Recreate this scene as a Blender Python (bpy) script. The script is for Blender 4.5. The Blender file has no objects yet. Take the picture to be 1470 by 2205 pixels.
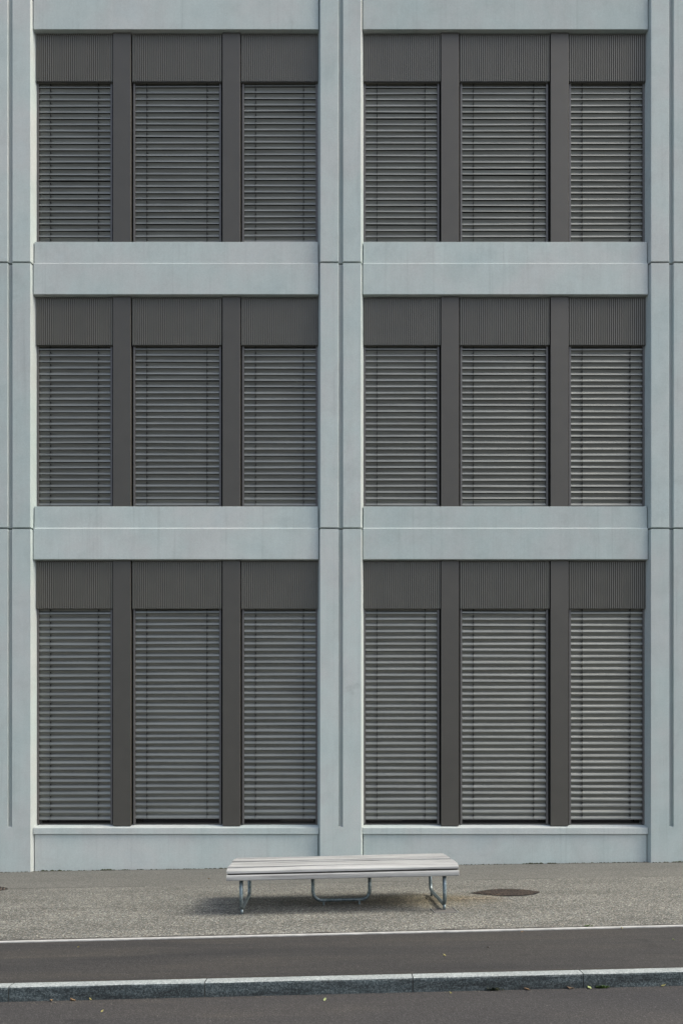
import bpy, math, random
from mathutils import Vector
random.seed(7)
R = math.radians
SC = bpy.context.scene
COL = SC.collection

# ------------------------------------------------------------------ camera
F, CX, HOR, D, H = 1640.0, 735.0, 1655.0, 10.0, 1.3     # focal length and vanishing point in photo pixels, distance, eye height
cd = bpy.data.cameras.new('camera'); cam = bpy.data.objects.new('camera', cd); COL.objects.link(cam)
cd.sensor_fit = 'HORIZONTAL'; cd.sensor_width = 36; cd.lens = F / 1470 * 36
cd.shift_x = 0; cd.shift_y = (HOR - 1102.5) / 1470
cd.clip_start = .1; cd.clip_end = 1000
cam.location = (0, -D, H); cam.rotation_euler = (R(90), 0, 0)
SC.camera = cam
# ------------------------------------------------------------------ light
SUN_EL, SUN_ROT = R(48), R(99)
w = bpy.data.worlds.new('World'); SC.world = w; w.use_nodes = True
nt = w.node_tree; bg = nt.nodes['Background']
sky = nt.nodes.new('ShaderNodeTexSky'); sky.sky_type = 'NISHITA'; sky.sun_disc = False
sky.sun_elevation = SUN_EL; sky.sun_rotation = SUN_ROT
sky.air_density = 1.0; sky.dust_density = 4.0; sky.ozone_density = 1.0
hs = nt.nodes.new('ShaderNodeHueSaturation'); hs.inputs['Saturation'].default_value = .72   # thin overcast whitens the blue
nt.links.new(sky.outputs[0], hs.inputs['Color']); nt.links.new(hs.outputs[0], bg.inputs[0]); bg.inputs[1].default_value = .15
sd = bpy.data.lights.new('sun', 'SUN'); sd.energy = 1.3; sd.angle = R(28); sd.color = (1, .95, .80)
so = bpy.data.objects.new('sun', sd); COL.objects.link(so)
dv = Vector((math.cos(SUN_EL) * math.sin(SUN_ROT), math.cos(SUN_EL) * math.cos(SUN_ROT), math.sin(SUN_EL)))
so.rotation_euler = dv.to_track_quat('Z', 'Y').to_euler(); so.location = dv * 60
SC.view_settings.view_transform = 'Standard'; SC.view_settings.look = 'None'
SC.view_settings.exposure = 0.86; SC.view_settings.gamma = 1

# ------------------------------------------------------------------ helpers
M_SLOPE = .015
def gz(x): return M_SLOPE * x                       # the street climbs to the right
def zz(py, d): return H + (HOR - py) * (D + d) / F  # height of photo row py at depth d behind the column fronts
def ground(px, py):
    u, v = (px - CX) / F, (py - HOR) / F
    t = H / (v + M_SLOPE * u)
    return Vector((t * u, t - D, M_SLOPE * t * u))

class MB:
    def __init__(s): s.v = []; s.f = []; s.mi = []; s.sm = []
    def face(s, idx, mi=0, sm=False): s.f.append(idx); s.mi.append(mi); s.sm.append(sm)
    def box(s, x0, x1, y0, y1, z0, z1, mi=0):
        b = len(s.v)
        s.v += [(x0,y0,z0),(x1,y0,z0),(x1,y1,z0),(x0,y1,z0),(x0,y0,z1),(x1,y0,z1),(x1,y1,z1),(x0,y1,z1)]
        for q in ((0,3,2,1),(4,5,6,7),(0,1,5,4),(1,2,6,5),(2,3,7,6),(3,0,4,7)): s.face([b+i for i in q], mi)
        return s
    def rings(s, rings, cap=True, mi=0, sm=False, closed=True):
        b = len(s.v); n = len(rings[0])
        for r in rings: s.v += [tuple(p) for p in r]
        for k in range(len(rings) - 1):
            for i in range(n if closed else n - 1):
                j = (i + 1) % n
                s.face([b+k*n+i, b+k*n+j, b+(k+1)*n+j, b+(k+1)*n+i], mi, sm)
        if cap and closed:
            s.face([b+i for i in range(n)][::-1], mi); s.face([b+(len(rings)-1)*n+i for i in range(n)], mi)
        return s
    def tube(s, path, r, seg=12, mi=0):
        path = [Vector(p) for p in path]; rs = []
        for i, p in enumerate(path):
            t = (path[min(i+1, len(path)-1)] - path[max(i-1, 0)]).normalized()
            a = t.cross(Vector((.3, .2, .93)) if abs(t.z) < .8 else Vector((.1, 1, 0))).normalized() if i == 0 else (rs_a - t * rs_a.dot(t)).normalized()
            rs_a = a; b = t.cross(a)
            rs.append([p + (a * math.cos(q) + b * math.sin(q)) * r for q in [2*math.pi*k/seg for k in range(seg)]])
        return s.rings(rs, True, mi, True)
    def build(s, name, mats, parent=None, loc=None, bevel=0, seg=2):
        me = bpy.data.meshes.new(name); me.from_pydata(s.v, [], s.f)
        if not isinstance(mats, (list, tuple)): mats = [mats]
        for m in mats: me.materials.append(m)
        me.polygons.foreach_set('material_index', s.mi); me.polygons.foreach_set('use_smooth', s.sm)
        me.validate(); me.update()
        return link(name, me, parent, loc, bevel, seg)
def fixn(me):
    import bmesh
    bm = bmesh.new(); bm.from_mesh(me); bmesh.ops.recalc_face_normals(bm, faces=bm.faces); bm.to_mesh(me); bm.free()
def link(name, me, parent=None, loc=None, bevel=0, seg=2):
    o = bpy.data.objects.new(name, me); COL.objects.link(o)
    if parent: o.parent = parent
    if loc: o.location = loc
    if bevel:
        m = o.modifiers.new('bevel', 'BEVEL'); m.width = bevel; m.segments = seg; m.limit_method = 'ANGLE'; m.angle_limit = R(35)
        m.harden_normals = False
    return o
def empty(name, loc=(0,0,0), rz=0):
    o = bpy.data.objects.new(name, None); COL.objects.link(o); o.location = loc; o.rotation_euler = (0,0,rz)
    o.empty_display_size = .1
    return o
def tag(o, label=None, cat=None, group=None, kind=None):
    if label: o['label'] = label
    if cat: o['category'] = cat
    if group: o['group'] = group
    if kind: o['kind'] = kind
    return o

# ------------------------------------------------------------------ materials
class NT:
    def __init__(s, name):
        s.m = bpy.data.materials.new(name); s.m.use_nodes = True; s.t = s.m.node_tree
        s.b = s.t.nodes['Principled BSDF']
        s.pos = s.t.nodes.new('ShaderNodeNewGeometry').outputs['Position']
    def n(s, k, **kw):
        x = s.t.nodes.new(k)
        for a, b in kw.items(): setattr(x, a, b)
        return x
    def l(s, a, b): s.t.links.new(a, b)
    def scale(s, sx, sy, sz, off=(0,0,0), src=None):
        m = s.n('ShaderNodeMapping'); m.inputs['Scale'].default_value = (sx, sy, sz); m.inputs['Location'].default_value = off
        s.l(src or s.pos, m.inputs['Vector']); return m.outputs[0]
    def noise(s, sc, det=4, rough=.55, vec=None, dist=0):
        x = s.n('ShaderNodeTexNoise'); x.inputs['Scale'].default_value = sc; x.inputs['Detail'].default_value = det
        x.inputs['Roughness'].default_value = rough; x.inputs['Distortion'].default_value = dist
        s.l(vec or s.pos, x.inputs['Vector']); return x.outputs['Fac']
    def vor(s, sc, vec=None, out='Color', rnd=1, feature='F1'):
        x = s.n('ShaderNodeTexVoronoi'); x.feature = feature; x.inputs['Scale'].default_value = sc; x.inputs['Randomness'].default_value = rnd
        s.l(vec or s.pos, x.inputs['Vector']); return x.outputs[out]
    def ramp(s, fac, stops, interp='LINEAR'):
        x = s.n('ShaderNodeValToRGB'); x.color_ramp.interpolation = interp
        e = x.color_ramp.elements
        while len(e) < len(stops): e.new(.5)
        for q, (p, c) in zip(e, stops):
            q.position = p; q.color = (c, c, c, 1) if isinstance(c, (int, float)) else (*c, 1)
        s.l(fac, x.inputs[0]); return x.outputs[0]
    def mix(s, a, b, fac=.5, mode='MIX'):
        x = s.n('ShaderNodeMix', data_type='RGBA', blend_type=mode)
        for v, sock in ((fac, x.inputs[0]), (a, x.inputs[6]), (b, x.inputs[7])):
            if isinstance(v, (int, float)): sock.default_value = v if sock == x.inputs[0] else (v, v, v, 1)
            elif isinstance(v, tuple): sock.default_value = (*v, 1)
            else: s.l(v, sock)
        return x.outputs[2]
    def math(s, op, a, b=0):
        x = s.n('ShaderNodeMath', operation=op)
        for v, i in ((a, 0), (b, 1)):
            if isinstance(v, (int, float)): x.inputs[i].default_value = v
            else: s.l(v, x.inputs[i])
        return x.outputs[0]
    def bump(s, h, strength=.3, dist=.01):
        x = s.n('ShaderNodeBump'); x.inputs['Strength'].default_value = strength; x.inputs['Distance'].default_value = dist
        s.l(h, x.inputs['Height']); s.l(x.outputs[0], s.b.inputs['Normal'])
    def base(s, c):
        if isinstance(c, tuple): s.b.inputs['Base Color'].default_value = (*c, 1)
        else: s.l(c, s.b.inputs['Base Color'])
    def set(s, rough=.7, metal=0, spec=.5):
        if isinstance(rough, (int, float)): s.b.inputs['Roughness'].default_value = rough
        else: s.l(rough, s.b.inputs['Roughness'])
        s.b.inputs['Metallic'].default_value = metal; s.b.inputs['Specular IOR Level'].default_value = spec

def mat_concrete(name, k=1.0, off=(0,0,0)):
    t = NT(name)
    p = t.scale(1, 1, 1, off)
    c = t.ramp(t.noise(.9, 5, .6, p), [(.3, (.435*k, .510*k, .498*k)), (.46, (.475*k, .535*k, .515*k)), (.60, (.495*k, .525*k, .507*k)), (.78, (.455*k, .518*k, .513*k))])
    c = t.mix(c, t.ramp(t.noise(3.1, 6, .65, p, .4), [(.25, .90), (.5, .99), (.75, 1.04)]), 1, 'MULTIPLY')
    c = t.mix(c, t.ramp(t.noise(1.0, 5, .7, t.scale(7, 7, .8, off)), [(.3, .93), (.55, 1.0), (.8, 1.03)]), .7, 'MULTIPLY')
    c = t.mix(c, t.ramp(t.noise(60, 4, .7, p), [(.3, .93), (.7, 1.06)]), 1, 'MULTIPLY')
    c = t.mix(c, t.ramp(t.vor(26, p, 'Distance'), [(.035, .72), (.07, 1.0)]), t.ramp(t.noise(2.3, 2, .5, p), [(.5, 0.0), (.62, .8)]), 'MULTIPLY')
    oi = t.n('ShaderNodeObjectInfo').outputs['Random']
    c = t.mix(c, t.ramp(oi, [(0, (.925, .94, .94)), (.5, (1, 1, 1)), (1, (1.04, 1.035, 1.03))]), 1, 'MULTIPLY')
    # faint rain streaks and a few darker damp smudges
    c = t.mix(c, t.ramp(t.noise(1.0, 6, .75, t.scale(16, 4, .35, (5, 2, 1))), [(.56, 1.0), (.74, .82)]), .8, 'MULTIPLY')
    c = t.mix(c, t.ramp(t.noise(1.35, 5, .7, t.scale(1, 1, 1, (1.7, 0, 4.1)), .2), [(.66, 1.0), (.73, .84)]), .9, 'MULTIPLY')
    t.base(c); t.set(.82, 0, .35)
    h = t.math('ADD', t.noise(45, 5, .7, p), t.math('MULTIPLY', t.noise(260, 2, .6, p), .5))
    t.bump(h, .18, .006)
    return t.m
concrete = mat_concrete('cast_concrete')
groove_m = mat_concrete('shaded_groove_concrete', .80, (3, 1, 7))
def plain(name, col, rough=.5, metal=0, spec=.5, var=.06, nsc=6, fine=160):
    t = NT(name)
    c = t.mix(col, t.ramp(t.noise(nsc, 4, .6), [(.3, 1-var), (.7, 1+var)]), 1, 'MULTIPLY')
    t.base(c); t.set(t.ramp(t.noise(nsc*2, 4), [(.3, max(.02, rough-.06)), (.7, rough+.06)]), metal, spec)
    t.bump(t.noise(fine, 2), .04, .002)
    return t.m
mullion_paint = plain('mullion_paint', (.070, .066, .056), .5, .1)
cladding_paint = plain('cladding_paint', (.142, .137, .116), .48, .2)
frame_paint = plain('frame_paint', (.048, .045, .040), .5)
rail_paint = plain('rail_paint', (.11, .105, .10), .45)
black_rubber = plain('black_rubber', (.008, .008, .008), .9)
dark_wall = plain('dark_wall', (.015, .015, .015), .9)
def mat_slat():
    t = NT('slat_paint')
    c = t.mix((.245, .252, .232), t.ramp(t.noise(1.0, 3, .6, t.scale(1.2, 1, 14)), [(.3, .86), (.7, 1.12)]), 1, 'MULTIPLY')
    t.base(c); t.set(t.ramp(t.noise(3, 2), [(.3, .46), (.7, .54)]), .78, .5)
    return t.m
slat_paint = mat_slat()
def mat_glass():
    t = NT('window_glass'); t.base((.012, .015, .016)); t.set(.04, 0, .6); return t.m
glass = mat_glass()
def mat_steel():
    t = NT('galvanised_steel')
    c = t.ramp(t.vor(55, out='Color'), [(.2, (.14, .18, .19)), (.8, (.26, .31, .32))])
    c = t.mix(c, t.ramp(t.noise(9, 4), [(.3, .75), (.7, 1.1)]), 1, 'MULTIPLY')
    t.base(c); t.set(.38, .75); t.bump(t.noise(80, 3), .05, .002); return t.m
steel = mat_steel()
def mat_wood():
    t = NT('weathered_wood')
    tc = t.n('ShaderNodeTexCoord').outputs['Object']
    oi = t.n('ShaderNodeObjectInfo').outputs['Random']
    g = t.noise(1.0, 6, .7, t.scale(1.3, 38, 38, src=tc), .6)
    g2 = t.noise(1.0, 5, .7, t.scale(3.5, 150, 150, src=tc), .2)
    c = t.ramp(g, [(.27, (.15, .15, .146)), (.42, (.31, .312, .303)), (.58, (.415, .418, .405)), (.8, (.49, .493, .48))])
    c = t.mix(c, t.ramp(g2, [(.34, .66), (.46, 1.0), (.8, 1.07)]), 1, 'MULTIPLY')
    c = t.mix(c, t.ramp(t.noise(1.0, 3, .5, t.scale(.9, 9, 9, src=tc), .3), [(.35, .82), (.55, 1.03), (.75, 1.1)]), 1, 'MULTIPLY')
    t.base(c); t.set(.78, 0, .3); t.bump(g2, .35, .003); return t.m
wood = mat_wood()

def mat_pavement():
    t = NT('exposed_aggregate_asphalt')
    p2 = t.scale(1, 1, 0)
    v = t.vor(98, p2, 'Color'); sep = t.n('ShaderNodeSeparateColor'); t.l(v, sep.inputs[0])
    c = t.ramp(sep.outputs[0], [(0, (.11, .107, .10)), (.35, (.175, .17, .16)), (.6, (.235, .23, .215)), (.85, (.34, .33, .305)), (1, (.62, .60, .55))])
    c = t.mix(c, t.ramp(sep.outputs[1], [(0, (1.06, .98, .90)), (.5, (1, 1, 1)), (1, (.93, 1, 1.04))]), 1, 'MULTIPLY')
    e = t.vor(98, p2, 'Distance')
    c = t.mix(c, t.ramp(e, [(.45, 1.0), (.75, .42)]), 1, 'MULTIPLY')
    c = t.mix(c, t.ramp(t.noise(240, 2, .6, p2), [(.3, .78), (.7, 1.2)]), 1, 'MULTIPLY')
    c = t.mix(c, t.ramp(t.noise(1.3, 6, .65, t.scale(.7, 1.6, 0)), [(.28, .70), (.5, .98), (.72, 1.2)]), 1, 'MULTIPLY')
    # paver lanes: smoother and greyer strips near the wall, rolled seams parallel to it
    sx = t.n('ShaderNodeSeparateXYZ'); t.l(t.pos, sx.inputs[0])
    yy = t.math('ADD', sx.outputs[1], t.math('MULTIPLY', sx.outputs[0], -.028))
    yw = t.math('ADD', yy, t.math('MULTIPLY', t.math('SUBTRACT', t.noise(3.5, 4, .6, p2), .5), .05))
    c = t.mix(c, (.150, .146, .138), t.ramp(t.math('ADD', t.math('MULTIPLY', yw, .333), 1.0), [(.12, 0.0), (.54, .22), (.565, .58), (1, .62)]), 'MIX')
    for y0, wd, dk in ((-1.33, .030, .75), (-2.62, .024, .75)):
        dd = t.math('ABSOLUTE', t.math('SUBTRACT', yw, y0))
        m_ = t.ramp(dd, [(wd*.3, 1.0), (wd*1.3, 0.0)])
        brk = t.ramp(t.noise(1.0, 4, .6, t.scale(.8, .2, 0, (y0*3, 0, 0))), [(.42, 0.0), (.6, 1.0)])
        c = t.mix(c, (.055, .052, .05), t.math('MULTIPLY', t.math('MULTIPLY', m_, brk), dk))
    # dirt gathered in front of the wall
    wl = t.ramp(t.math('ADD', sx.outputs[1], t.math('MULTIPLY', t.noise(4, 5, .7, p2), .12)), [(.0, 0.0), (.05, .0), (.09, .55), (.2, .6)])
    c = t.mix(c, (.07, .066, .055), wl)
    # rusty brown stain between the bench and the right manhole cover
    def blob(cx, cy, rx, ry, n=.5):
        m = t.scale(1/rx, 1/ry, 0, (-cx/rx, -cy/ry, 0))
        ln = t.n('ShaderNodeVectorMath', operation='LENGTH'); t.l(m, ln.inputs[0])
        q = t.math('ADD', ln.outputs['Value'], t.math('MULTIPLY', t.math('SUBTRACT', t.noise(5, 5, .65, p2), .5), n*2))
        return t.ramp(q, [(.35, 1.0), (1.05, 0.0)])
    c = t.mix(c, (.80, .70, .52), t.math('MULTIPLY', blob(.75, -2.55, .95, .48), .75), 'MULTIPLY')
    c = t.mix(c, (1.0, .82, .62), t.math('MULTIPLY', blob(1.3, -2.50, .40, .20), .4), 'MULTIPLY')
    c = t.mix(c, (.50, .48, .46), t.math('MULTIPLY', blob(-.1, -2.6, .95, .33), .8), 'MULTIPLY')  # soft shadow under the bench, painted into the pavement colour
    c = t.mix(c, (.87, .885, .84), 1, 'MULTIPLY')
    t.base(c); t.set(.86, 0, .35)
    t.bump(t.math('SUBTRACT', 1.0, e), .55, .006)
    return t.m
def mat_asphalt(name, k, tint, streak):
    t = NT(name)
    p2 = t.scale(1, 1, 0)
    v = t.vor(190, p2, 'Color'); sep = t.n('ShaderNodeSeparateColor'); t.l(v, sep.inputs[0])
    c = t.ramp(sep.outputs[0], [(0, .55), (.6, .95), (.9, 1.25), (1, 2.0)])
    c = t.mix(c, tuple(k*q for q in tint), 1, 'MULTIPLY')
    c = t.mix(c, t.ramp(t.noise(1.0, 5, .6, t.scale(.45, 3.2 if streak else 1.2, 0), .3), [(.25, (.66, .68, .72)), (.5, (1, .99, .97)), (.75, (1.30, 1.24, 1.12))]), 1, 'MULTIPLY')
    c = t.mix(c, t.ramp(t.noise(1.0, 5, .7, t.scale(1.0, 26, 0, (3, 1, 0))), [(.3, .84), (.7, 1.12)]), .8 if streak else .35, 'MULTIPLY')
    c = t.mix(c, (.60, .60, .62), t.ramp(t.noise(1.0, 6, .75, t.scale(1.1, 2.6, 0, (9, 4, 0)), .8), [(.60, 0.0), (.68, .75)]), 'MULTIPLY')
    c = t.mix(c, (1.35, 1.32, 1.22), t.ramp(t.noise(1.0, 6, .7, t.scale(.8, 4.5, 0, (2, 7, 0)), .5), [(.56, 0.0), (.70, .8)]), 'MULTIPLY')
    # scattered pale grit
    c = t.mix(c, (.42, .40, .36), t.ramp(t.vor(9, p2, 'Distance'), [(.02, .6), (.035, 0.0)]))
    t.base(c); t.set(.8, 0, .4)
    t.bump(t.math('ADD', t.vor(190, p2, 'Distance'), t.noise(90, 3, .6, p2)), .4, .004)
    return t.m
pavement_m = mat_pavement()
path_m = mat_asphalt('cycle_path_asphalt', .042, (1.0, .955, .91), True)
road_m = mat_asphalt('road_asphalt', .048, (1.0, .96, .955), False)
def mat_granite(name, lo, mid, hi, dirt):
    t = NT(name)
    v = t.vor(150, out='Color'); sep = t.n('ShaderNodeSeparateColor'); t.l(v, sep.inputs[0])
    c = t.ramp(t.mix(sep.outputs[0], t.noise(60, 5, .7), .5), [(.2, lo), (.5, mid), (.8, hi)])
    if dirt:
        c = t.mix(c, t.ramp(t.noise(1.0, 6, .7, t.scale(2.2, 6, 14), .5), [(.35, .38), (.5, .9), (.7, 1.45)]), 1, 'MULTIPLY')
    else:
        c = t.mix(c, t.ramp(t.noise(3, 5, .7), [(.3, .82), (.7, 1.1)]), 1, 'MULTIPLY')
    t.base(c); t.set(.75, 0, .4); t.bump(t.noise(120, 4, .7), .4, .004); return t.m
granite_top = mat_granite('granite_top', (.20, .222, .218), (.32, .35, .34), (.47, .50, .49), False)
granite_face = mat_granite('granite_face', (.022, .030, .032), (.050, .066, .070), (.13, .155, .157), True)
mortar = plain('mortar', (.13, .125, .105), .9)
line_m = plain('edge_strip_stone', (.43, .43, .41), .7, var=.2, nsc=14)
gravel_ground = plain('open_ground', (.06, .06, .055), .9, var=.2, nsc=.8)
mat_plate = plain('worn_steel_edge', (.22, .22, .205), .6, .2, var=.4, nsc=40)
def mat_rust():
    t = NT('rusty_iron')
    c = t.ramp(t.noise(16, 6, .7), [(.3, (.06, .045, .038)), (.5, (.11, .088, .070)), (.72, (.17, .12, .085))])
    t.base(c); t.set(.75, .2); t.bump(t.noise(90, 3), .3, .002); return t.m
rust = mat_rust()
rust_dark = plain('dark_iron', (.014, .012, .011), .7, .3, var=.3, nsc=30)
asphalt_patch = plain('patch_asphalt', (.12, .115, .105), .9, var=.3, nsc=60)
def leafm(name, c, v=.3): return plain(name, c, .6, var=v, nsc=60)
green_leaf = leafm('weed_leaf', (.07, .13, .022)); moss_m = leafm('moss', (.045, .055, .022), .5)
dry_leaf = leafm('dry_leaf', (.17, .11, .06)); yellow_leaf = leafm('yellow_leaf', (.30, .27, .10)); pale_leaf = leafm('pale_leaf', (.28, .33, .14))
soil = leafm('soil', (.04, .034, .026), .5)

# ------------------------------------------------------------------ ground, pavement, path, kerb, road
def yl(x): return -3.985 + .0406 * x     # near edge of the pavement
def yk(x): return -5.220 + .0299 * x     # back of the kerb
XS = 26
def sheet(name, mat, yfar, ynear, dz, n=26):
    m = MB(); pts = []
    for i in range(n + 1):
        x = -XS + 2 * XS * i / n
        m.v += [(x, ynear(x), gz(x) + dz), (x, yfar(x), gz(x) + dz)]
    for i in range(n): m.face([2*i, 2*i+2, 2*i+3, 2*i+1])
    o = m.build(name, mat); return tag(o, kind='structure')
g = MB(); g.v = [(-220,-220,-3.9),(220,-220,2.7),(220,220,2.7),(-220,220,-3.9)]
g.face([0,1,2,3]); g = g.build('ground', gravel_ground); tag(g, kind='structure')
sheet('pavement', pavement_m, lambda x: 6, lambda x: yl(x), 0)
sheet('cycle_path', path_m, lambda x: yl(x) - .05, lambda x: yk(x) - .014, -.004)
sheet('road', road_m, lambda x: yk(x) - .05, lambda x: yk(x) - 9.5, -.088)
# pale stone strip between pavement and cycle path, slightly ragged
m = MB(); N = 520
for i in range(N + 1):
    x = -XS + 2 * XS * i / N
    a = random.uniform(-.004, .004); b = random.uniform(-.003, .003)
    y0, y1 = yl(x) - .062 + b, yl(x) - .010 + a
    m.v += [(x, y0, gz(x) + .003), (x, y1, gz(x) + .003), (x, y1, gz(x) - .05), (x, y0, gz(x) - .05)]
for i in range(N):
    for q in range(4): m.face([4*i+q, 4*(i+1)+q, 4*(i+1)+(q+1) % 4, 4*i+(q+1) % 4])
o = m.build('edge_strip', line_m); fixn(o.data); tag(o, kind='structure')
# dark ragged joint on its pavement side
m = MB(); b = 0
for i in range(N + 1):
    x = -XS + 2 * XS * i / N
    m.v += [(x, yl(x) - .012, gz(x) + .0045), (x, yl(x) + .012 + random.uniform(-.012, .012), gz(x) + .0045)]
for i in range(N): m.face([2*i, 2*i+2, 2*i+3, 2*i+1])
for i in range(N + 1):
    x = -XS + 2 * XS * i / N
    m.v += [(x, yk(x) - .016, gz(x) + .0045), (x, yk(x) - .006 + random.uniform(-.006, .014), gz(x) + .0045)]
b = 2 * (N + 1)
for i in range(N): m.face([b+2*i, b+2*i+2, b+2*i+3, b+2*i+1])
tag(m.build('joint_grit', soil), kind='structure')

# granite kerb stones with mortar joints
js = [-2.02, -.836, .44, 1.50]
while js[0] > -XS + 1.5: js.insert(0, js[0] - random.choice((1.18, 1.05, 1.28)))
while js[-1] < XS - 1.5: js.append(js[-1] + random.choice((1.18, 1.05, 1.28)))
m = MB()
def kerb_prof(x):
    y, z = yk(x), gz(x)
    return [(y - .100, z - .30), (y - .098, z - .012), (y - .094, z - .003), (y - .088, z + .003), (y - .012, z + .003), (y - .012, z - .30)]
for a, b_ in zip(js, js[1:]):
    o1 = random.uniform(-.002, .002)
    n = 8; rs = []
    for i in range(n + 1):
        x = a + .003 + (b_ - a - .006) * i / n
        rs.append([(x, y + o1 + random.uniform(-.0015, .0015) * (k_ < 4), z + random.uniform(-.0012, .0012) * (k_ in (2, 3))) for k_, (y, z) in enumerate(kerb_prof(x))])
    s0 = len(m.f); m.rings(rs)
    for q in range(s0, len(m.f)):
        k = (q - s0) % 6
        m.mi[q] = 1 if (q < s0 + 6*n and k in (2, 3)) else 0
m.rings([[(x, y + (.006 if y < yk(x) - .05 else -.002), z - .005) for y, z in kerb_prof(x)] for x in (js[0], js[-1])], mi=2)
o = m.build('kerb', [granite_face, granite_top, mortar]); fixn(o.data); tag(o, kind='structure')

# ------------------------------------------------------------------ building
ST = 3.497; PITCH = 4.3415; XC = -.0104
bld = empty('office_building', (0, 0, 0))
tag(bld, 'pale grey concrete office building with closed grey blinds in every bay', 'building')
HWC = .2695
def csec(groove, dy=0, dw=0):
    h, s = HWC - dw, .037
    g_ = .034 if groove else 0.0
    gw = .0285
    return [(-h, 0+dy), (-gw, 0+dy), (-gw+.002, g_+dy), (gw-.002, g_+dy), (gw, 0+dy), (h, 0+dy), (h+s, .13+dy), (h+s, .45), (-h-s, .45), (-h-s, .13+dy)]
ZJ = [zz(1137.1, 0) + ST * i for i in range(5)]
TOPZ = zz(1091, .07) + 3 * ST
def gmat(o):   # shade on the groove floor is put into a darker concrete colour
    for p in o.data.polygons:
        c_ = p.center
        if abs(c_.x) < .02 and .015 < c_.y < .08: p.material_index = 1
def ring(sec, z): return [(x, y, z) for x, y in sec]
zg = zz(1782, 0)
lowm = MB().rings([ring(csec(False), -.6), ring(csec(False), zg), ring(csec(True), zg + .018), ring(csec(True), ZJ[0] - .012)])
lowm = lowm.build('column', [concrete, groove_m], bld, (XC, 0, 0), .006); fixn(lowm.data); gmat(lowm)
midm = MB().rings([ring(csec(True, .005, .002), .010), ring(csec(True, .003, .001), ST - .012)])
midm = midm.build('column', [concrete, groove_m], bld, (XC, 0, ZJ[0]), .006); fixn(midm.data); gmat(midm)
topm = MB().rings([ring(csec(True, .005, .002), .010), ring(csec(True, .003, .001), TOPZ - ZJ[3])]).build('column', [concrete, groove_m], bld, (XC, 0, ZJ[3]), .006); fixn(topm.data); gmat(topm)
def cp(o, loc):
    c = o.copy(); COL.objects.link(c); c.parent = o.parent; c.location = loc; return c
CI = [-2, -1, 0, 1, 2]
for i in CI:
    x = XC + i * PITCH
    if i: cp(lowm, (x, 0, 0)); cp(topm, (x, 0, ZJ[3]))
    for f in range(3):
        if i or f: cp(midm, (x, 0, ZJ[f]))
# backing structure behind columns and spandrels
XL, XR = XC - 2*PITCH, XC + 2*PITCH
MB().box(XL-.3, XR+.3, .452, 9, -.6, TOPZ - .02).build('wall', dark_wall, bld)
MB().box(XL-.32, XR+.32, .30, 9.05, TOPZ - .015, TOPZ + .03).build('roof', mullion_paint, bld)
for xs in (XL-.3, XR+.3):
    s_ = .02 if xs > 0 else -.02
    MB().box(min(xs+.001*s_, xs+s_*12), max(xs+.001*s_, xs+s_*12), .46, 9.02, -.6, TOPZ-.03).build('wall', concrete, bld)
BX = [XC + (i + .5) * PITCH for i in (-2, -1, 0, 1)]
# spandrels: upper part set back and a touch narrower
zs_b, zs_t = zz(1204.5, .04), zz(1091, .07)
zm = zz(1137.9, .04)
prof = [(.04, zs_b, 1.879), (.04, zm, 1.879), (.056, zm + .011, 1.875), (.058, zs_t, 1.872), (.40, zs_t + .002, 1.872), (.40, zs_b + .002, 1.879), (.112, zs_b, 1.879)]
def spandrel():
    m = MB()
    m.rings([[(s * hw, y, z) for y, z, hw in prof] for s in (-1, 1)])
    o = m.build('spandrel', concrete, bld, (BX[1], 0, 0), .005); fixn(o.data); return o
sp = spandrel()
for bi, x in enumerate(BX):
    for f in range(4):
        if (bi, f) != (1, 0): cp(sp, (x, 0, f * ST))
# plinth walls and windowsills
zsf, zsr, zsb = zz(1783.5, .04), zz(1776.5, .15), zz(1797, .04)
m = MB().rings([[(s * 1.882, y, z) for y, z in [(.04, zsb), (.04, zsf), (.15, zsr), (.44, zsr + .004), (.44, zsb)]] for s in (-1, 1)])
ws = m.build('windowsill', concrete, bld, (BX[1], 0, 0), .004); fixn(ws.data)
pl = MB().box(-1.870, 1.870, .062, .43, -.6, zsb - .004).build('plinth', concrete, bld, (BX[1], 0, 0), .004)
for bi, x in enumerate(BX):
    if bi != 1: cp(ws, (x, 0, 0)); cp(pl, (x, 0, 0))

# mullions
soff = [zs_b + f * ST for f in range(4)]          # soffit above the windows of floor f
bot = [zz(1779, .08)] + [zs_t + f * ST + .004 for f in range(3)]
def mull(h):
    m = MB(); x = .1175
    m.rings([[(-x, .08, z), (x, .08, z), (x, .19, z), (-x, .19, z)] for z in (0, h)])
    return m.build('mullion', mullion_paint, bld, None, .003)
mg = mull(soff[0] - bot[0] - .003); mu = mull(soff[1] - bot[1] - .003)
first = {id(mg): 1, id(mu): 1}
for bi, x in enumerate(BX):
    for f in range(4):
        for s in (-1, 1):
            src = mu if f else mg; loc = (x + s * .7245, 0, bot[f])
            if first[id(src)]: src.location = loc; first[id(src)] = 0
            else: cp(src, loc)

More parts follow.
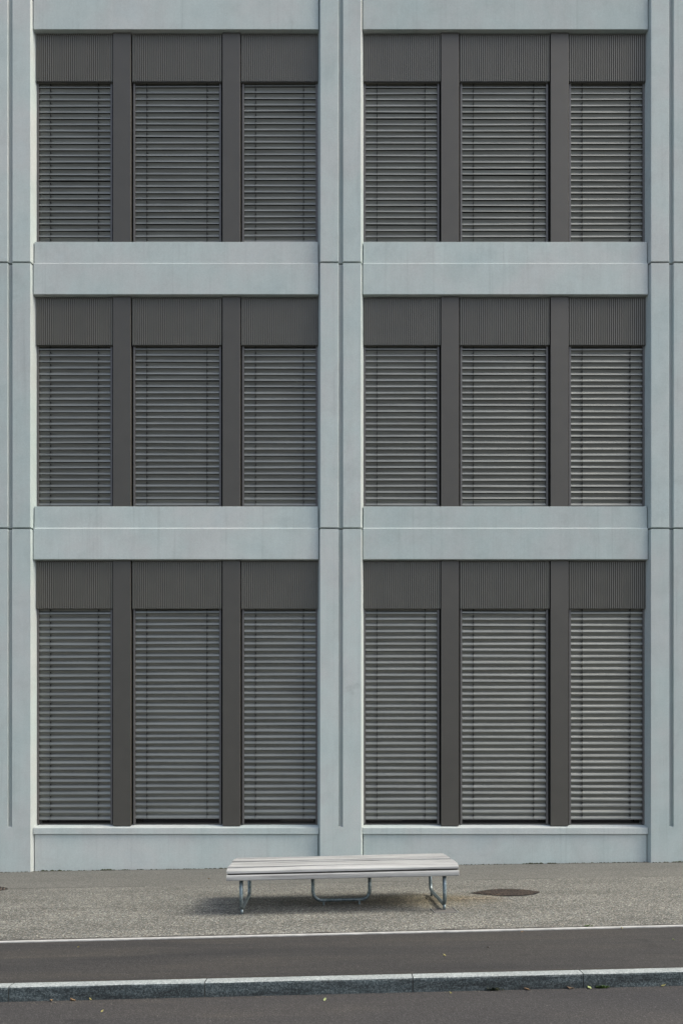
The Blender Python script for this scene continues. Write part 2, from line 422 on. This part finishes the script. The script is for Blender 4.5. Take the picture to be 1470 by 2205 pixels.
# corrugated cladding panels
zp_b = zz(742.9, .10) - ST       # bottom of panel, floor 0
def panel(w_, h):
    m = MB(); n = round(w_ / .0252); pr = []
    for i in range(n):
        x0 = -w_/2 + w_ * i / n; q = w_ / n
        pr += [(x0, .110), (x0 + q*.34, .110), (x0 + q*.44, .092), (x0 + q*.90, .092)]
    pr.append((w_/2, .110))
    m.rings([[(x, y, z) for x, y in pr] for z in (h, .0)], closed=False)
    # underside lip and backing tray
    m.box(-w_/2, w_/2, .113, .16, -.002, h)
    b = len(m.v); m.v += [(-w_/2, .1065, .0), (w_/2, .1065, .0)]
    # screws
    for xi in [(-w_/2+.03) + (w_-.06) * k / 4 for k in range(5)]:
        for zi in (.06, h*.47, h-.06):
            m.box(xi-.004, xi+.004, .0895, .0935, zi-.004, zi+.004, 1)
    m.v = m.v[:b]
    return m.build('cladding_panel', [cladding_paint, frame_paint], bld)
hp = soff[0] - .010 - zp_b
ps, pm_ = panel(1.017, hp), panel(1.186, hp)
fst = {0: 1, 1: 1}
for bi, x in enumerate(BX):
    for f in range(4):
        for j, dx in ((0, -1.3595), (1, 0), (0, 1.3595)):
            src = pm_ if j else ps; loc = (x + dx, 0, zp_b + f * ST)
            if fst[j]: src.location = loc; fst[j] = 0
            else: cp(src, loc)

# windows with blinds
SP = .0828
SLAT = [(.000, .0150), (-.003, .0158), (-.010, .0118), (-.020, .0064), (-.030, .0014), (-.0345, .0000), (-.0365, .0016), (-.043, .0085), (-.050, .0150),
        (-.057, .0200), (-.064, .0236), (-.072, .0258), (-.0785, .0262), (-.0800, .0292), (-.0825, .0300), (-.0848, .0288), (-.0852, .0262), (-.0835, .0250)]
def blind(w_, h, seed, gap):
    """closed slats from the top h down to gap above the bottom; y measured outward from depth .150"""
    rnd = random.Random(seed); m = MB()
    z = h; n = int((h - gap) / SP)
    off = (h - gap) - n * SP
    for i in range(n + 1):
        z0 = h - off - (i - 1) * SP if i else h + SP - off
        ang = rnd.gauss(0, .045) + (rnd.choice((-.25, .3)) if rnd.random() < .06 else 0)
        dz = rnd.gauss(0, .0016); tl = rnd.gauss(0, .0011)
        ca, sa = math.cos(ang), math.sin(ang)
        zc, yc = -.04, .015
        pr = []
        for (a, y) in SLAT:
            a2, y2 = a - zc, y - yc
            pr.append((yc + y2*ca - a2*sa * .35, zc + a2*ca + y2*sa * .35))
        m.rings([[(sx, .156 - y, z0 + a + dz + sx * tl * 2) for y, a in pr] for sx in (-w_/2, -w_*.17, w_*.17, w_/2)], closed=False, sm=False)
    return m
def window(w_, h, seed, gap, frame_h):
    win = MB()
    hw = w_/2 + .027
    for (a, b, c, d_) in ((-hw, -hw+.06, -frame_h, h), (hw-.06, hw, -frame_h, h)): win.box(a, b, .30, .36, c, d_)
    win.box(-hw+.06, hw-.06, .30, .36, h-.06, h); win.box(-hw+.06, hw-.06, .30, .36, -frame_h, -frame_h+.03)
    if frame_h > .01: win.box(-hw, hw, .150, .170, -frame_h, -.006)
    win = win.build('window', frame_paint, bld)
    MB().box(-hw+.055, hw-.055, .325, .34, -frame_h+.025, h-.055).build('pane', glass, win)
    bl = blind(w_, h, seed, gap)
    bl = bl.build('blind', slat_paint, win)
    sm = MB().box(-w_/2, w_/2, .133, .146, gap - .010, gap + .004); sm.build('bottom_rail', rail_paint, win)
    for s in (-1, 1):
        MB().box(min(s*(w_/2+.002), s*hw), max(s*(w_/2+.002), s*hw), .122, .165, -min(frame_h, .018) + .002, h).build('guide_rail', rail_paint, win)
    n = int((h - gap) / SP)
    for cx_ in (-w_/2 + .148, w_/2 - .163):
        m = MB(); rnd = random.Random(seed + int(cx_*100))
        pts = [(cx_ + rnd.gauss(0, .0015), .121, gap + (h - gap) * k / (n * 2)) for k in range(n*2 + 1)]
        m.tube(pts, .0018, 5)
        for k in range(n + 1):
            zc = gap + k * SP + .052
            if zc < h: m.box(cx_ - .001, cx_ + .007, .1275, .148, zc - .010, zc + .010)
        m.build('cord', black_rubber, win)
    return win
def copy_tree(o, parent, loc):
    c = o.copy(); COL.objects.link(c); c.parent = parent; c.location = loc
    for ch in list(o.children):
        k = ch.copy(); COL.objects.link(k); k.parent = c
    return c
base0 = zz(1772.5, .13)                           # above the bottom rail of ground floor windows
wtop = zp_b + .06
protos = {}
seed = 10
for f in range(4):
    for bi, x in enumerate(BX):
        for j, (dx, w_) in enumerate(((-1.3635, .949), (0, 1.112), (1.3635, .949))):
            b0 = base0 if f == 0 else zs_t + (f-1) * ST - .01
            tp = wtop + f * ST
            loc = (x + dx, 0, b0)
            visible = bi in (1, 2) and f < 3
            if visible:
                gap = {0: .045, 1: .045, 2: .038}[f] + ([0, .006, 0, .002, .0, .001][(bi-1)*3 + j] if f else [0, .018, .012, .006, .006, .006][(bi-1)*3+j])
                if f == 2 and (bi, j) == (1, 2): gap += .016
                seed += 1
                wd = window(w_, tp - b0, seed, gap, (b0 - zz(1777, .15) - .002) if f == 0 else .0)
                wd.location = loc; protos[(f, j)] = wd
for f in range(4):
    for bi, x in enumerate(BX):
        for j, dx in enumerate((-1.3635, 0, 1.3635)):
            if bi in (1, 2) and f < 3: continue
            b0 = base0 if f == 0 else zs_t + (f-1) * ST - .01
            copy_tree(protos[(min(f, 2), j)], bld, (x + dx, 0, b0))

# ------------------------------------------------------------------ bench
BR = R(2.0)
bc = Vector((.006, -2.715, 0)); bc.z = gz(bc.x)
bench = empty('bench', bc); bench.rotation_euler = (0, -math.atan(.018), BR)
tag(bench, 'wide backless bench of weathered grey wood planks on galvanised tube legs', 'bench')
L2, W2, TOP = 1.04, .485, .425
# cross-section: flat in the middle, curving down at the two long edges
def top_z(y):
    e = W2 - abs(y)
    return TOP - (.034 * max(0, (.13 - e) / .13) ** 2.0)
edges = [-.484]; 
pl_w = [(-.470, -.393), (-.380, -.298), (-.285, -.201), (-.188, -.103), (-.090, -.006), (.007, .090), (.103, .188), (.201, .285), (.298, .380), (.393, .470)]
for k, (a, b) in enumerate(pl_w):
    m = MB(); rs = []; n = 8
    lift = random.choice((-.0045, -.002, .001, .003, .0045)); rq = [random.uniform(0, 6) for _ in range(3)]
    for i in range(n + 1):
        x = -L2 + 2 * L2 * i / n + (random.uniform(-.002, .002) if i in (0, n) else 0)
        wob = random.uniform(-.001, .001); wz = .0018*math.sin(x*1.7+rq[0]) + .0010*math.sin(x*4.1+rq[1])
        ys = [a + (b - a) * q / 4 + wob for q in range(5)]
        tw = .0022*math.sin(x*1.1+rq[2])
        rs.append([(x, y, top_z(y) + lift + wz + tw*(q-2)/2) for q, y in enumerate(ys)] + [(x, ys[-1], top_z(ys[-1]) - .020), (x, ys[0], top_z(ys[0]) - .020)])
    o = m.rings(rs).build('plank', wood, bench, None, .003); fixn(o.data)
for s in (-1, 1):   # rounded nose boards closing the long edges
    m = MB()
    pr = [(s*.460, .352), (s*.470, .3655), (s*.477, .3665), (s*.4835, .356), (s*.486, .338), (s*.485, .320), (s*.480, .315), (s*.460, .315)]
    o = m.rings([[(x, y, z) for y, z in pr] for x in (-L2, -L2*.5, 0, L2*.5, L2)]).build('nose_board', wood, bench, None, .002); fixn(o.data)
m = MB(); m.box(-L2+.01, L2-.01, -.452, -.425, .325, .386); m.box(-L2+.01, L2-.01, .425, .452, .325, .386); m.build('gap_shade_strip', frame_paint, bench)  # dark strips added behind the nose boards so the gap reads as shade
# dark support rails under the planks
def support(x): MB().box(x-.02, x+.02, -.424, .424, .322, .362).build('support_rail', steel, bench)
for x in (-.91, -.3, .3, .91): support(x)
def arc(c, r, a0, a1, n=7):
    return [(c[0] + r*math.cos(a0+(a1-a0)*i/n), c[1] + r*math.sin(a0+(a1-a0)*i/n)) for i in range(n+1)]
def ucurve(h2, zt, zb, r):
    return [(-h2, zt)] + arc((-h2+r, zb+r), r, math.pi, 1.5*math.pi) + arc((h2-r, zb+r), r, 1.5*math.pi, 2*math.pi) + [(h2, zt)]
for x in (-.915, .915):
    m = MB().tube([(x, y - .005, z) for y, z in ucurve(.425, .345, .045, .075)], .0175, 14)
    for y in (-.395, .36):
        m.tube([(x, y, -.012), (x, y, .05)], .0135, 10)
    m.build('leg', steel, bench)
m = MB().tube([(x - .005, -.03, z) for x, z in ucurve(.27, .345, .047, .085)], .0175, 14)
for x in (-.175, .165): m.box(x-.009, x+.009, -.045, -.015, -.01, .045)
m.build('leg', steel, bench)

# ------------------------------------------------------------------ socket frame set in the pavement under the right bench leg
q = [ground(926, 1956.5), ground(936.5, 1967), ground(987, 1965.5), ground(975, 1955.5)]
c0 = sum(q, Vector()) / 4
sf = empty('ground_socket', c0)
tag(sf, 'small square steel frame set in the pavement around the right bench foot', 'ground frame')
m = MB()
for a, b in ((q[0], q[1]), (q[1], q[2]), (q[2], q[3])):
    a, b = a - c0, b - c0
    d_ = (b - a).normalized(); nrm = Vector((-d_.y, d_.x, 0)) * .0055
    r0 = [a - nrm, a + nrm, b + nrm, b - nrm]
    m.rings([[p + Vector((0,0,-.01)) for p in r0], [p + Vector((0,0,.005)) for p in r0]])
o = m.build('frame', mat_plate, sf); fixn(o.data)
m = MB(); m.rings([[(p - c0) * .9 + Vector((0,0,h_)) for p in q] for h_ in (-.01, .002)])
o = m.build('infill', asphalt_patch, sf); fixn(o.data)

# ------------------------------------------------------------------ manhole covers, half paved over so that only a lens shows
def manhole(px, py, label):
    c = ground(px, py)
    t_ = empty('manhole_cover', c); t_.rotation_euler = (0, -math.atan(M_SLOPE), R(1))
    tag(t_, label, 'manhole cover', 'manhole covers half paved over')
    a, b = .362, .232
    def half(x):
        u = max(-1, min(1, x / a))
        return b * (max(0, 1 - abs(u) ** (1.55 if u < 0 else 2.3))) ** (1.05 if u < 0 else .72)
    n = 44; m = MB()
    xs = [-a + 2*a*i/n for i in range(n+1)]
    up = [(x, half(x)) for x in xs]; dn = [(x, -half(x)) for x in xs[::-1]][1:-1]
    out = up + dn
    m.rings([[(x, y, -.01) for x, y in out], [(x, y, .001) for x, y in out]])
    o = m.build('base', rust_dark, t_); fixn(o.data)
    # cast bars, three rows, slightly slanted
    m = MB(); sh = .35
    k = -a
    while k < a:
        for r0, r1 in ((-.22, -.085), (-.072, .072), (.085, .22)):
            pts = []
            for s in range(5):
                y = r0 + (r1-r0)*s/4; x = k - sh*y
                if abs(x) < a and abs(y) < half(x) - .012: pts.append((x, y))
            if len(pts) > 1:
                (x0, y0), (x1, y1) = pts[0], pts[-1]
                m.rings([[(x0-.009, y0, .0), (x0+.009, y0, .0), (x1+.009, y1, .0), (x1-.009, y1, .0)],
                         [(x0-.0075, y0, .006), (x0+.0075, y0, .006), (x1+.0075, y1, .006), (x1-.0075, y1, .006)]])
        k += .034
    o = m.build('bars', rust, t_); fixn(o.data)
    rim = MB()
    N_ = len(out); inn = [(x*.965, y*.93) for x, y in out]
    rim.v += [(x, y, .003) for x, y in out] + [(x, y, .003) for x, y in inn]
    for i in range(N_): rim.face([i, (i+1) % N_, N_ + (i+1) % N_, N_ + i])
    o = rim.build('rim', rust_dark, t_); fixn(o.data)
    return t_
manhole(1086, 1923, 'rusty brown ribbed manhole cover beside the bench, fully in view')
manhole(-53, 1917, 'dark ribbed manhole cover cut off by the edge of the view')

# ------------------------------------------------------------------ weeds, moss and leaves
def tuft(name, base, n, size, mat, label, cat, flat=.5):
    m = MB()
    for _ in range(n):
        a = random.uniform(0, 2*math.pi); l = size * random.uniform(.5, 1); el = random.uniform(.15, 1.2) * (1-flat) + .12
        d_ = Vector((math.cos(a)*math.cos(el), math.sin(a)*math.cos(el)*.5, math.sin(el))); s_ = Vector((-d_.y, d_.x, 0)).normalized() * l * random.uniform(.14, .28)
        o_ = Vector((random.gauss(0, size*.4), random.gauss(0, size*.12), 0)); b = len(m.v)
        m.v += [tuple(o_), tuple(o_ + d_*l*.5 + s_ + Vector((0,0,.002))), tuple(o_ + d_*l), tuple(o_ + d_*l*.5 - s_ + Vector((0,0,.002)))]
        m.face([b, b+1, b+2, b+3])
    o = m.build(name, mat, None, base); tag(o, label, cat, None); return o
def kb(px):  # foot of the kerb at photo column px
    t_ = 4.62; x = (px - CX) / F * t_; y = yk(x) - .104; t_ = y + D; x = (px - CX) / F * t_
    return Vector((x, yk(x) - .106, gz(x) - .088))
def el(px):
    x = (px - CX) / F * 6.03; return Vector((x, yl(x) + .0, gz(x)))
tuft('weed', el(1270), 34, .035, green_leaf, 'small green weed growing on the pale strip beside the cycle path', 'weed')
tuft('weed', kb(1064), 46, .042, moss_m, 'dark mossy weed at the foot of the kerb, nearer the bench side', 'weed')
tuft('weed', kb(1297), 52, .038, green_leaf, 'bright green weed tuft at the foot of the kerb just right of the last joint', 'weed')
def leaf(p, mat, size, label, group='small fallen leaves on the street', n=1):
    m = MB()
    for _ in range(n):
        a = random.uniform(0, 6.28); cx, cy = (random.gauss(0, size), random.gauss(0, size*.4)) if n > 1 else (0, 0)
        pts = [(0, 0), (.35, .28), (.75, .22), (1, 0), (.7, -.25), (.3, -.24)]
        b = len(m.v)
        for k, (x, y) in enumerate(pts):
            m.v.append((cx + size*((x-.5)*math.cos(a) - y*math.sin(a)), cy + size*((x-.5)*math.sin(a) + y*math.cos(a)), .004 + (.006 if k in (1, 4) else .001) + .012 * (k == 3)))
        m.v += [(x, y, z - .001) for x, y, z in m.v[b:b+6]]
        m.face([b+i for i in range(6)]); m.face([b+6+i for i in range(6)][::-1])
        for i in range(6): m.face([b+i, b+6+i, b+6+(i+1) % 6, b+(i+1) % 6])
    o = m.build('fallen_leaf', mat, None, p); tag(o, label, 'leaf', group); return o
def rd(px, py):   # point on the road surface
    u, v = (px - CX) / F, (py - HOR) / F; t_ = (H + .088) / (v + M_SLOPE * u)
    return Vector((t_*u, t_ - D, M_SLOPE*t_*u - .088))
for p, mt, s_, lb in (
    (kb(110), dry_leaf, .035, 'brown leaf at the kerb foot near the left edge of the view'),
    (kb(157), dry_leaf, .045, 'larger brown leaf at the kerb foot, second from the left edge'),
    (kb(195), yellow_leaf, .022, 'tiny yellow leaf at the kerb foot, right of the two brown ones'),
    (kb(1134), dry_leaf, .045, 'dry curled brown leaf at the kerb foot right of the dark mossy weed'),
    (kb(1228), dry_leaf, .05, 'reddish brown leaf at the kerb foot left of the kerb joint'),
    (kb(1268), pale_leaf, .045, 'pale green leaf at the kerb foot beside the bright weed'),
    (kb(1428), yellow_leaf, .03, 'yellow leaf at the kerb foot near the right edge of the view'),
    (rd(699, 2156), pale_leaf, .028, 'pale green leaf lying on the road in front of the bench'),
    (rd(220, 2181), yellow_leaf, .020, 'tiny yellow leaf lying alone on the road at the left'),
    (rd(970, 2141), yellow_leaf, .020, 'tiny yellow leaf on the road right of the middle kerb joint'),
    (ground(957, 2060), yellow_leaf, .028, 'yellow leaf on the cycle path in front of the right bench leg'),
    (ground(1050, 2043), soil, .028, 'dark leaf on the cycle path in front of the manhole cover'),
    (ground(1124, 2009), dry_leaf, .026, 'brown leaf on the cycle path close to the pale strip'),
    (ground(1338, 2001), yellow_leaf, .026, 'yellow leaf on the cycle path right of the small green weed'),
    (ground(1450, 2026), pale_leaf, .022, 'pale leaf on the cycle path by the right edge of the view'),
    (ground(168, 2042), yellow_leaf, .022, 'pale yellow leaf on the cycle path at the left'),
    (ground(636, 1925), soil, .022, 'dark leaf on the pavement under the bench'),
    (ground(918, 1937), soil, .030, 'dark leaf on the pavement beside the right bench leg'),
    (ground(900, 1895), dry_leaf, .026, 'small brown leaf on the pavement behind the bench'),
    (ground(450, 1894), dry_leaf, .034, 'rusty brown leaf on the pavement left of the bench')):
    leaf(p, mt, s_, lb)
# moss and grit gathered in the joint between pavement and building
m = MB(); rnd = random.Random(4)
x = -9
while x < 9:
    x += rnd.expovariate(1) * .022
    col = abs(((x - XC + PITCH/2) % PITCH) - PITCH/2) < .28
    y = (-.006 if col else .055); s_ = rnd.uniform(.004, .012) * (1.6 if math.sin(x*3.1)+math.sin(x*7.7) > .9 else .8)
    b = len(m.v); z = gz(x)
    m.v += [(x - s_*1.8, y, z), (x + s_*1.8, y, z), (x + s_, y - s_, z + s_*.5), (x - s_, y - s_, z + s_*.6), (x, y, z + s_*1.1)]
    for q_ in ((0,1,2,3),(0,3,4),(3,2,4),(2,1,4)): m.face([b+i for i in q_])
tag(m.build('moss', [moss_m]), 'thin dark line of moss and grit where the pavement meets the wall', 'moss', kind='stuff')
# loose grit and small stones in the gutter and along the pavement edge
m = MB(); rnd = random.Random(9)
for _ in range(2600):
    x = rnd.uniform(-6, 6)
    if rnd.random() < .6:
        y = yk(x) - .104 - abs(rnd.gauss(0, .05)); z = gz(x) - .088
    else:
        y = yl(x) - .07 - abs(rnd.gauss(0, .25)); z = gz(x) - .004
        if rnd.random() < .75: continue
    s_ = rnd.uniform(.0015, .0045); b = len(m.v); a = rnd.uniform(0, 3)
    for q in range(4):
        m.v.append((x + s_*math.cos(a+q*1.57)*rnd.uniform(.6, 1.3), y + s_*math.sin(a+q*1.57), z - .001))
    m.v.append((x, y, z + s_*.9))
    for q in range(4): m.face([b+q, b+(q+1) % 4, b+4])
o = m.build('grit', [plain('grit_stone', (.15, .14, .12), .9, var=.5, nsc=200)])
tag(o, 'loose pale grit lying in the gutter along the kerb foot', 'grit', kind='stuff')
